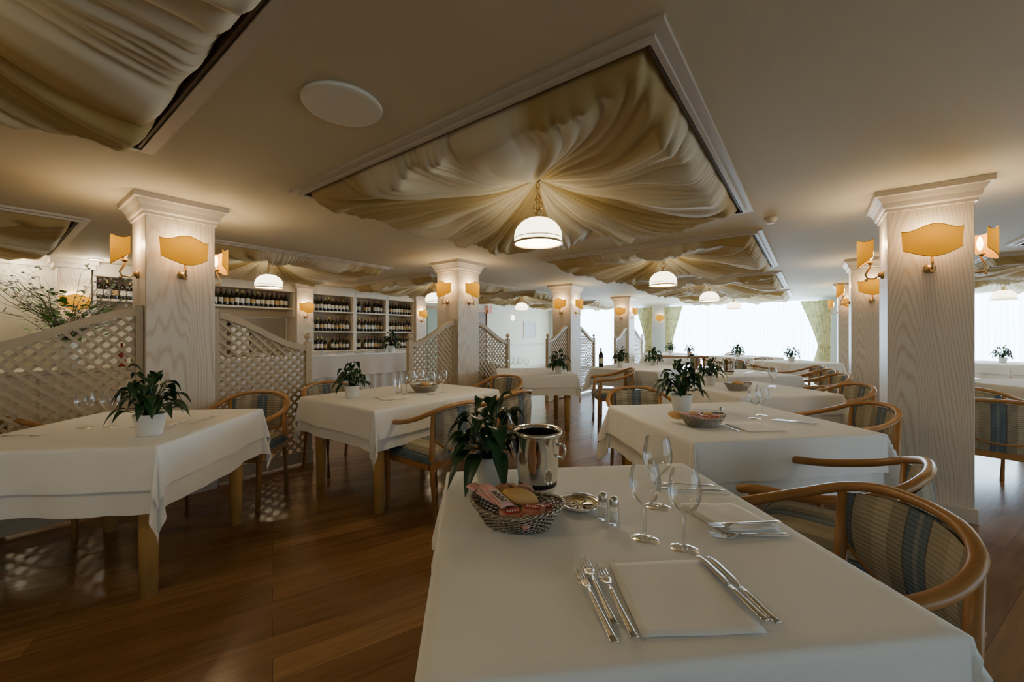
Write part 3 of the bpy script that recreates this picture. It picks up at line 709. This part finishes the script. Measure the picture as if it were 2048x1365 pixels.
sconce(-4.12, VF, '-v', 0, 'orange sconce on the wall between the two tied curtains', 1.85, 3)

# ---------------------------------------------------------------- table props
def make_plant(seed, n=30, s=1.0, lm=1.0, hm=1.0):
    rn = random.Random(seed); r = thing('potted_plant', 'x', 'plant')
    pt = MB().lathe([(.0, 0), (.043, 0), (.046, .004), (.058, .085), (.062, .09), (.062, .10), (.055, .10), (.052, .085), (0, .082)], 24, cap=False).build('pot', M_pot, r, True)
    MB().lathe([(0, .088), (.052, .086)], 20, cap=False).build('soil', M_soil, pt)
    lf = MB(); st = MB()
    for k in range(n):
        a = rn.uniform(0, 2*pi); lean = rn.uniform(.05, lm); h = rn.uniform(.02, .17)*(1.15-.45*lean)*hm; rr = .015+lean*.07
        b0 = Vector((rn.uniform(-.02, .02), rn.uniform(-.02, .02), .085)); e = Vector((rr*cos(a), rr*sin(a), .095+h))
        mid = b0.lerp(e, .5)+Vector((0, 0, .02)); st.tube([b0, mid, e], .0018, 4)
        L = rn.uniform(.07, .125)*s; wd = rn.uniform(.018, .029)*s; out = Vector((cos(a), sin(a), 0)); sd = Vector((-sin(a), cos(a), 0)); up0 = rn.uniform(.1, 1.2)*(1.25-lean); q = .55+.45*lean
        def fn(i, j, e=e, out=out, sd=sd, L=L, wd=wd, up0=up0, q=q):
            t = j; wq = wd*sin(pi*min(1, t**.75*.97+.03))**.8; p = e+out*(L*q*t*(1-.15*t))+Vector((0, 0, L*(up0*t-.9*t*t)))
            s_ = (i-.5)*2; return p+sd*(wq*s_)+Vector((0, 0, .012*abs(s_)*sin(pi*t)))
        lf.grid(fn, 4, 7)
    st.build('stems', M_leaf, r, True); lf.build('foliage', M_leaf, r, True)
    return r
PL = [Proto(make_plant(11, 52, 1.1, 1.1)), Proto(make_plant(5, 60, .95, .95, 1.05)), Proto(make_plant(23, 42, .95, 1.0, 1.1))]
def plant(c, k, label, rz=0, z=TZ, s=1):
    w = W(*c); o = PL[k].put((w[0], w[1], z), rz, label, 'potted peace lilies on the tables'); o.scale = (s, s, s)
plant((-.075, 1.385), 0, 'dark green peace lily in white pot beside the silver cooler on the foreground table', 1)
plant((-1.865, 2.05), 1, 'peace lily in white pot on the far left table', 0, TZ, 1.1)
plant((-1.31, 3.26), 2, 'peace lily on the table by the left lattice screen')
plant((1.14, 2.68), 1, 'leafy peace lily on the table right behind the foreground one', 2, TZ, 1.15)
plant((.63, 5.35), 0, 'peace lily on the central table', 2); plant((2.05, 4.12), 2, 'peace lily on the third table back on the right', 2, TZ, .95)
plant((1.72, 6.3), 1, 'peace lily beside the wine bottle', 3); plant((2.4, 6.75), 0, 'peace lily right of the wine bottle table', 4)
plant((5.3, 9.35), 0, 'small peace lily on the window table', 4); plant((9.0, 7.3), 1, 'peace lily on the far right window table', 1)
plant((5.3, 7.55), 2, 'peace lily on the rear right table', 1); plant((4.3, 10.8), 1, 'small peace lily on the farthest table', 1)
plant((3.7, 8.3), 2, 'small plant on the bare side table', 1, .837, .8)

def glass_mesh(kind):
    b = MB()
    if kind == 'wine':
        b.lathe([(0, .004), (.010, .005), (.032, .002), (.034, .0005)], 28, cap=False).lathe([(.010, .005), (.0042, .014), (.0036, .05), (.0042, .082), (.012, .090), (.028, .104), (.038, .128), (.039, .150), (.034, .178), (.031, .192)], 28, cap=False)
    else:
        b.lathe([(0, 0), (.026, 0), (.030, .004), (.034, .13)], 24, cap=False)
    return b.build('wine_glass' if kind == 'wine' else 'tumbler', M_glass, smooth=True)
GL = {k: [glass_mesh(k), False] for k in ('wine', 'tumbler')}
def glass(c, k, label, s=1):
    g = GL[k]
    if g[1]: o = g[0].copy(); C.objects.link(o)
    else: o = g[0]; g[1] = True
    w = W(*c); o.location = (w[0], w[1], TZ); o.scale = (s, s, s); tag(o, label, 'glass', 'clear drinking glasses')
glass((.334, 1.0), 'wine', 'wine glass on the foreground table, left of the pair', 1.0)
glass((.414, .955), 'wine', 'wine glass on the foreground table, right and nearest of the pair', .98)
glass((.435, 1.19), 'wine', 'tall goblet standing behind the pair on the foreground table', 1.08)
for k, c in enumerate([(-2.36, 2.2), (-2.24, 2.22)]): glass(c, 'wine', ('left', 'right')[k]+' wine glass on the far left table', 1.05)
for k, (px, py) in enumerate([(822, 786), (840, 782), (862, 790), (886, 784)]):
    glass(P(px, py), 'wine', '%s wine glass in the cluster on the left lattice table' % ('leftmost', 'second', 'third', 'rightmost')[k])
for k, (px, py) in enumerate([(797, 786), (806, 790)]): glass(P(px, py), 'tumbler', '%s small tumbler left of the wine glasses on the lattice table' % ('left', 'right')[k])
for k, (px, py) in enumerate([(1510, 838), (1524, 832)]): glass(P(px, py), 'wine', '%s wine glass on the table behind the foreground one' % ('left', 'right')[k])
for k, (cx, cz) in enumerate([(.05, 5.6), (.12, 5.75), (.2, 5.6), (-.02, 5.8)]): glass((cx, cz), 'wine', 'wine glass in the group at the left of the central table')
for k, (cx, cz) in enumerate([(2.55, 3.9), (2.62, 4.0)]): glass((cx, cz), 'wine', 'wine glass of the pair on the third table back on the right')
for k, (cx, cz) in enumerate([(3.2, 5.4), (3.3, 5.5), (3.4, 5.35)]): glass((cx, cz), 'wine', 'wine glass of the trio on the wine cooler table')

def make_cooler():
    r = thing('wine_cooler', 'x', 'wine cooler')
    bd = MB().lathe([(0, 0), (.052, 0), (.056, .006), (.060, .02), (.066, .06), (.070, .12), (.073, .185), (.079, .192), (.081, .20), (.078, .207), (.073, .203), (.071, .19)], 36, cap=False).build('body', M_silver, r, True)
    MB().lathe([(.071, .195), (.068, .12), (.063, .03), (0, .03)], 30, cap=False).build('inner_liner', M_black, r, True)
    for s in (-1, 1): MB().tube([(s*.072, 0, .165), (s*.092, 0, .17), (s*.098, 0, .15), (s*.090, 0, .125), (s*.070, 0, .13)], .005, 8, up=(0, 1, 0)).build('handle', M_silver, bd, True)
    return r
CO = Proto(make_cooler())
w = W(.083, 1.30); CO.put((w[0], w[1], TZ), YAW+2.6, 'polished silver wine cooler bucket on the foreground table', 'silver wine coolers')
w = W(2.83, 5.2); CO.put((w[0], w[1], TZ), 0, 'silver wine cooler on the table beside the row of armchairs', 'silver wine coolers')

def make_basket():
    r = thing('bread_basket', 'x', 'basket'); b = MB(); n = 96
    for q in range(11):
        t = q/10; ax = .088+.036*t; ay = .056+.028*t; z = .004+.052*t; pts = []
        for k in range(n):
            a = 2*pi*k/n; e = 1+.035*(1 if (k//2+q) % 2 else -1)*1
            pts.append((ax*e*cos(a), ay*e*sin(a), z+.004*t*cos(2*a)*2))
        b.tube(pts, .0024, 5, closed=True)
    b.build('woven_side', M_wick, r, True)
    rb = MB()
    for off in (0, pi):
        rb.tube([((.127+.003*cos(20*a+off))*cos(a), (.087+.003*cos(20*a+off))*sin(a), .060+.008*cos(2*a)+.003*sin(20*a+off)) for a in [2*pi*k/120 for k in range(120)]], .0034, 6, closed=True)
    rb.build('braided_rim', M_wick, r, True)
    MB().lathe([(0, .003), (.09, .003)], 32, sy=.64, cap=False).build('bottom', mat('dull pewter', (.2, .18, .15), .4, 1), r)
    return r
BK = Proto(make_basket())
def basket(c, yaw, label):
    w = W(*c); return BK.put((w[0], w[1], TZ), YAW+yaw, label, 'woven silver bread baskets')
RL = MB().grid(lambda i, j: ((.052*sin(pi*j)**.6*cos(2*pi*i))*.55, .052*(1-2*j)*1.0, .021+.021*sin(pi*j)**.6*sin(2*pi*i)), 18, 12).build('bread_roll', M_bread, smooth=True); RLu = [False]
def roll(c, z, rz, label, s=1, grp='bread rolls in the baskets'):
    if RLu[0]: o = RL.copy(); C.objects.link(o)
    else: o = RL; RLu[0] = True
    w = W(*c); o.location = (w[0], w[1], z); o.rotation_euler = (.1, .05, YAW+rz); o.scale = (s, s, s); tag(o, label, 'bread', grp)
bc = (.012, 1.085)
basket(bc, -.25, 'woven silver oval bread basket on the foreground table')
roll((.02, 1.10), TZ+.045, 1.2, 'pale ciabatta roll lying on top of the foreground bread basket', 1.05)
roll((-.02, 1.15), TZ+.03, .4, 'darker roll at the back of the foreground bread basket', .8)
M_wrap = mat('clear red wrapper', (.66, .44, .30), .25, noise=(60, (.62, .14, .12)))
def packet(c, z, rz, tilt, kind, label, roll_=0):
    w = W(*c)
    if kind == 'sugar':
        o = thing('breadstick_packet', label, 'packet', (w[0], w[1], z), YAW+rz, 'wrapped packets in the bread baskets')
        MB().grid(lambda i, j: ((i-.5)*.04, (j-.5)*.13, .004*sin(pi*i)), 6, 6).build('wrapper', M_pink, o, True, solid=.003)
        pn = MB().bb(-.013, .013, -.05, .02, .0068, .0074).build('printed_panel', M_paper, o)
        tx = MB()
        for k in range(9): tx.bb(-.009, .009-.004*(k % 3 == 1), -.047+k*.007, -.043+k*.007, .0074, .0080)
        tx.build('lettering', M_text, pn)
    elif kind == 'cracker':
        o = thing('cracker_packet', label, 'packet', (w[0], w[1], z), YAW+rz, 'wrapped packets in the bread baskets')
        MB().grid(lambda i, j: ((i-.5)*.062, (j-.5)*.055, .013*(sin(pi*i)*sin(pi*j))**.4), 10, 10).grid(lambda i, j: ((.5-i)*.062, (j-.5)*.055, -.004), 2, 2).build('wrapper', M_wrap, o, True)
        tx = MB(); tx.bb(-.02, .02, -.010, .006, .013, .0145); pn = tx.build('printed_patch', M_redp, o)
        t2 = MB()
        for k in range(5): t2.bb(-.016+k*.0068, -.012+k*.0068, -.006, .002, .0145, .015)
        t2.build('lettering', M_paper, pn)
    else:
        o = thing('toast_slice', label, 'toast', (w[0], w[1], z), YAW+rz)
        MB().lathe([(0, 0), (.024, 0), (.026, .004), (.024, .008), (0, .008)], 18, cap=False).build('slice', M_cracker, o, True)
    o.rotation_euler = (tilt, roll_, YAW+rz); return o
packet((-.075, 1.125), TZ+.066, .75, .1, 'sugar', 'pink breadstick sachet at the left rim of the foreground basket')
packet((-.045, 1.10), TZ+.070, .55, .12, 'sugar', 'white and red breadstick sachet beside the pink one, over the foreground basket')
packet((.0, 1.045), TZ+.042, .3, .25, 'cracker', 'red wrapped cracker packet front centre of the foreground basket')
packet((.055, 1.055), TZ+.048, -.2, .2, 'cracker', 'red wrapped cracker packet front right of the foreground basket')
packet((.035, 1.035), TZ+.036, .8, .35, 'cracker', 'red wrapped cracker packet lowest at the front rim of the foreground basket')
packet((.085, 1.085), TZ+.036, .5, .2, 'cracker', 'red wrapped cracker packet at the right rim of the foreground basket')
for k in range(4): packet((-.03+.022*k, 1.17-.004*k), TZ+.05+.004*k, k, .9, 'toast', ('first', 'second', 'third', 'fourth')[k]+' round toast from the left at the back of the foreground basket')
b2 = P(1405, 852); basket(b2, .1, 'woven silver bread basket on the table behind the foreground one')
roll((b2[0]-.03, b2[1]+.03), TZ+.04, 1, 'bread roll at the left of the basket on the table behind the foreground one', .85); roll((b2[0]+.04, b2[1]+.02), TZ+.04, 2, 'bread roll at the right of the basket on the table behind the foreground one', .8)
packet((b2[0]-.07, b2[1]-.02), TZ+.062, .9, .15, 'sugar', 'pink sachet at the left rim of the second basket')
packet((b2[0]+.0, b2[1]-.03), TZ+.05, .3, .25, 'cracker', 'red packet at the front of the second basket')
packet((b2[0]+.06, b2[1]-.02), TZ+.05, -.4, .25, 'cracker', 'red packet at the front right of the second basket')
packet((b2[0]-.03, b2[1]-.01), TZ+.058, 1.1, .2, 'cracker', 'red packet at the middle left of the second basket')
roll((b2[0]-.125, b2[1]+.07), TZ+.024, .6, 'loose golden roll beside the basket on the table behind the foreground one')
b3 = P(850, 784); basket(b3, .2, 'woven silver bread basket on the left lattice table'); roll(b3, TZ+.045, 1.4, 'bread roll in the basket on the left lattice table')
basket((2.1, 3.7), .2, 'woven silver bread basket on the third table back on the right'); roll((2.1, 3.7), TZ+.045, 1.4, 'bread roll in the basket on the third table back')

w = W(.203, 1.195); r = thing('ash_dish', 'round embossed silver dish right of the wine cooler', 'dish', (w[0], w[1], TZ))
MB().lathe([(0, .003), (.04, .003), (.052, .010), (.060, .014), (.063, .013), (.062, .010), (.05, .004), (.04, 0), (0, 0)], 36, cap=False).build('plate', M_silver, r, True)
rb = MB()
for k in range(8): a = k*pi/4; rb.tube([(.01*cos(a), .01*sin(a), .005), (.04*cos(a), .04*sin(a), .005)], .002, 5)
rb.build('relief', M_silver, r, True); MB().tube([(.061*cos(a), .061*sin(a), .0145) for a in [2*pi*k/48 for k in range(48)]], .0025, 6, closed=True).build('beaded_rim', M_silver, r, True)
def shaker(c, label, content, s=1):
    w = W(*c); r = thing('shaker', label, 'shaker', (w[0], w[1], TZ), 0, 'glass salt and pepper shakers')
    MB().lathe([(0, 0), (.014, 0), (.015, .003), (.0125, .045), (.011, .05)], 16, cap=False).build('body', M_glass, r, True)
    MB().lathe([(0, .005), (.011, .005), (.0105, .03), (0, .032)], 14, cap=False).build('contents', content, r, True)
    MB().lathe([(.0125, .049), (.013, .053), (.012, .066), (.008, .073), (0, .075)], 16, cap=False).build('cap', M_steel, r, True); r.scale = (s, s, s)
M_salt = mat('salt', (.85, .83, .8), .8)
shaker((.255, 1.115), 'glass salt shaker on the foreground table, left of the pair', M_salt); shaker((.278, 1.085), 'glass shaker on the foreground table, right of the pair', M_salt)
shaker(P(1442, 838), 'glass salt shaker on the table behind the foreground one', M_salt)

def fork_mesh():
    b = MB()
    def hd(i, j):
        y = -.105+.135*j; wd = .0065*(1-.62*j**.7)+.0012; return ((i-.5)*2*wd, y, .0035+.004*j*j+.0012*(1-((i-.5)*2)**2))
    b.grid(hd, 4, 10)
    def bw(i, j):
        y = .03+.032*j; wd = .0035+.0085*min(1, j*1.6)**.8; return ((i-.5)*2*wd, y, .0075-.004*sin(pi*j*.7)+.001)
    b.grid(bw, 4, 6)
    for k in range(4):
        x = -.0098+k*.00653; b.grid(lambda i, j, x=x: (x+(i-.5)*.0034*(1-.5*j), .062+.042*j, .0052+.008*j*j*.6), 1, 5)
    return b.build('fork', M_steel, smooth=True, solid=.0018)
def knife_mesh():
    b = MB()
    b.grid(lambda i, j: ((i-.5)*.014*(1-.25*j), -.105+.10*j, .004+.0015*(1-((i-.5)*2)**2)), 4, 6)
    b.grid(lambda i, j: (-.006+i*(.004+.010*min(1, j*6)*(1-max(0, j-.8)*3.5)), -.005+.112*j, .004), 3, 14)
    return b.build('knife', M_steel, smooth=True, solid=.0022)
CUT = {'fork': [fork_mesh(), False], 'knife': [knife_mesh(), False]}
def cut(kind, a, b, label, z=TZ+.0025):
    """a = tip, b = handle end, in view plan"""
    g = CUT[kind]
    if g[1]: o = g[0].copy(); C.objects.link(o)
    else: o = g[0]; g[1] = True
    A, B = W(*a), W(*b); d = (A[0]-B[0], A[1]-B[1]); o.location = ((A[0]+B[0])/2, (A[1]+B[1])/2, z); o.rotation_euler = (0, 0, atan2(d[1], d[0])-pi/2)
    tag(o, label, kind, kind+'s on the tables')
def napkin(pts, label, layers=3, z=TZ+.0005, ruf=.0004, lift=.0014):
    o = thing('napkin', label, 'napkin', (0, 0, 0), 0, 'folded napkins')
    c = W(sum(p[0] for p in pts)/4, sum(p[1] for p in pts)/4); o.location = (c[0], c[1], z)
    b = MB(); pp = [W(*p) for p in pts]
    for l in range(layers):
        def fn(i, j, l=l):
            x = (pp[0][0]*(1-i)+pp[1][0]*i)*(1-j)+(pp[3][0]*(1-i)+pp[2][0]*i)*j; y = (pp[0][1]*(1-i)+pp[1][1]*i)*(1-j)+(pp[3][1]*(1-i)+pp[2][1]*i)*j
            s = 1-.012*l; return ((x-c[0])*s+ruf*3*sin(9*j+l*2), (y-c[1])*s+ruf*3*sin(8*i+l*3), .0005+l*lift+ruf*(1+sin(7*i+l*1.3)*sin(5*j+l)))
        b.grid(fn, 14, 14)
    b.build('folded_cloth', M_nap, o, True, solid=.0006)
napkin([(.219, .675), (.439, .685), (.434, .908), (.218, .893)], 'square folded white napkin between forks and knives at the foreground setting', 2)
cut('fork', (.160, .905), (.181, .70), 'fork furthest back of the three at the foreground setting'); cut('fork', (.143, .865), (.170, .66), 'outermost left fork at the foreground setting')
cut('fork', (.190, .875), (.206, .67), 'fork nearest the napkin at the foreground setting')
cut('knife', (.428, .915), (.452, .705), 'left knife on the napkin edge at the foreground setting', TZ+.003); cut('knife', (.451, .912), (.470, .70), 'right outer knife at the foreground setting')
napkin([(.555, 1.02), (.70, 1.035), (.66, 1.19), (.50, 1.19)], 'loosely folded napkin at the right hand setting of the foreground table', 5, TZ+.0005, .0016, .0022)
cut('fork', (.52, 1.035), (.70, 1.06), 'fork lying on the front edge of the right hand napkin', TZ+.013); cut('fork', (.51, 1.005), (.69, 1.015), 'fork in front of the right hand napkin')
cut('knife', (.50, 1.32), (.68, 1.30), 'knife behind the right hand napkin on the foreground table'); cut('fork', (.49, 1.36), (.66, 1.345), 'rear fork at the back edge of the foreground table')
a = P(1545, 842)
cut('knife', (a[0], a[1]), (a[0]+.17, a[1]-.12), 'knife on the right of the table behind the foreground one'); cut('knife', (a[0]+.03, a[1]+.01), (a[0]+.2, a[1]-.11), 'second knife beside it on the table behind the foreground one')
napkin([(1.25, 2.1), (1.47, 2.13), (1.44, 2.33), (1.22, 2.3)], 'folded napkin near the front of the table behind the foreground one', 2)
cut('fork', (1.17, 2.3), (1.2, 2.1), 'fork left of the napkin on the table behind the foreground one')
napkin([(-2.12, 2.2), (-1.93, 2.22), (-1.95, 2.42), (-2.14, 2.4)], 'folded napkin on the far left table', 2)
cut('knife', (-1.86, 2.5), (-1.84, 2.28), 'knife beside the napkin on the far left table'); cut('fork', (-2.35, 2.0), (-2.56, 2.0), 'fork at the left end of the far left table')
napkin([(-1.0, 3.1), (-.82, 3.25), (-.95, 3.42), (-1.13, 3.27)], 'folded napkin on the left lattice table', 2)
cut('knife', (-.98, 3.0), (-.85, 3.16), 'knife near the front of the left lattice table')

w = W(1.42, 6.35); bottle(w[0], w[1], TZ, 'red wine bottle with pale label standing on a far white table', 'bottles on tables', 0)

pv = W(-4.75, 4.25)
r = thing('sideboard', 'low white sideboard behind the left lattice screen', 'sideboard', (pv[0], pv[1], 0), 0)
MB().bb(-.3, .3, -.8, .9, .08, .88).build('body', M_white, r, bevel=.006); MB().bb(-.33, .33, -.83, .93, .88, .915).build('counter', M_trim, r, bevel=.006); MB().bb(-.26, .26, -.75, .85, 0, .08).build('plinth', M_dark, r)
for k in range(3): MB().bb(.3, .312, -.76+k*.55, -.25+k*.55, .12, .84).build('door', M_white, r, bevel=.004)
r = thing('flower_arrangement', 'tall vase of bare white blossom branches behind the left lattice screen', 'flowers', (pv[0], pv[1], .916))
MB().lathe([(0, 0), (.07, 0), (.10, .08), (.11, .16), (.08, .24), (.06, .28), (.075, .30), (.065, .30), (.05, .27), (0, .25)], 24, cap=False).build('vase', M_pot, r, True)
rn = random.Random(4); br = MB(); bl = MB(); lf = MB()
for k in range(46):
    a = rn.uniform(0, 2*pi); sp = rn.uniform(.15, .95); h = rn.uniform(.4, .92); p = Vector((0, 0, .27)); pts = [p.copy()]
    for q in range(1, 8):
        t = q/7; pts.append(Vector((cos(a)*sp*t**1.2+rn.uniform(-.03, .03), sin(a)*sp*t**1.2+rn.uniform(-.03, .03), .27+h*(t-.22*t*t*sp)+rn.uniform(-.02, .02))))
    br.tube(pts, [.005*(1-.1*q) for q in range(8)], 4)
    for q in range(2, 8):
        e = pts[q]+Vector((rn.uniform(-.12, .12), rn.uniform(-.12, .12), rn.uniform(-.02, .08))); br.tube([pts[q], e], .0015, 3)
        if rn.random() < .6: bl.lathe([(0, -.012), (.013, -.004), (.015, .004), (0, .012)], 6, tuple(e), cap=False)
        if rn.random() < .35:
            d = Vector((rn.uniform(-1, 1), rn.uniform(-1, 1), rn.uniform(-.2, .8))).normalized(); sd = d.cross(Vector((0, 0, 1))).normalized()
            lf.grid(lambda i, j: e+d*(.05*j)+sd*(.013*sin(pi*min(1, j*.95+.05))*(i-.5)*2), 2, 3)
for k in range(220):
    a = rn.uniform(0, 2*pi); q = rn.uniform(.03, .36); c = Vector((q*cos(a), q*sin(a), .26+rn.uniform(0, .62)*(1-q))); d = Vector((cos(a), sin(a), rn.uniform(-.3, .6))); sd = Vector((-sin(a), cos(a), 0))
    lf.grid(lambda i, j: c+d*(.10*j)+sd*(.028*sin(pi*min(1, j*.95+.05))*(i-.5)*2), 2, 4)
br.build('branches', M_branch, r, True); bl.build('blossoms', M_bloss, r, True); lf.build('leaves', M_leaf2, r, True)
for k, (cc, nm) in enumerate([((.35, .04, .02), 'red'), ((.05, .22, .08), 'green'), ((.5, .35, .06), 'amber'), ((.5, .12, .03), 'orange')]):
    b = MB(); b.lathe([(0, 0), (.035, 0), (.038, .01), (.036, .15), (.03, .18), (.013, .21), (.012, .26), (0, .26)], 12, cap=False)
    o = b.build('liqueur_bottle', mat(nm+' bottle glass', cc, .15, spec=.6), smooth=True, loc=(pv[0]+.15, pv[1]+.40+k*.11, .916)); tag(o, '%s liqueur bottle on the sideboard behind the left lattice screen' % nm, 'bottle', 'liqueur bottles on the sideboard')
w = (-6.75, 4.95); o = PL[0].put((w[0], w[1], .921), .5, 'dark leafy plant at the right end of the buffet', 'potted peace lilies on the tables'); o.scale = (1.3, 1.3, 1.3)

# ---------------------------------------------------------------- world + camera
wd = bpy.data.worlds.new('World'); bpy.context.scene.world = wd; wd.use_nodes = True
bg = wd.node_tree.nodes['Background']; bg.inputs[0].default_value = (.55, .75, 1, 1); bg.inputs[1].default_value = 3
cd = bpy.data.cameras.new('Camera'); cam = bpy.data.objects.new('Camera', cd); C.objects.link(cam)
cd.sensor_width = 36; cd.lens = 796/2048*36; cd.shift_y = -12.5/2048; cd.clip_start = .05
cam.location = (0, 0, HC); cam.rotation_euler = (pi/2, 0, YAW)
bpy.context.scene.camera = cam
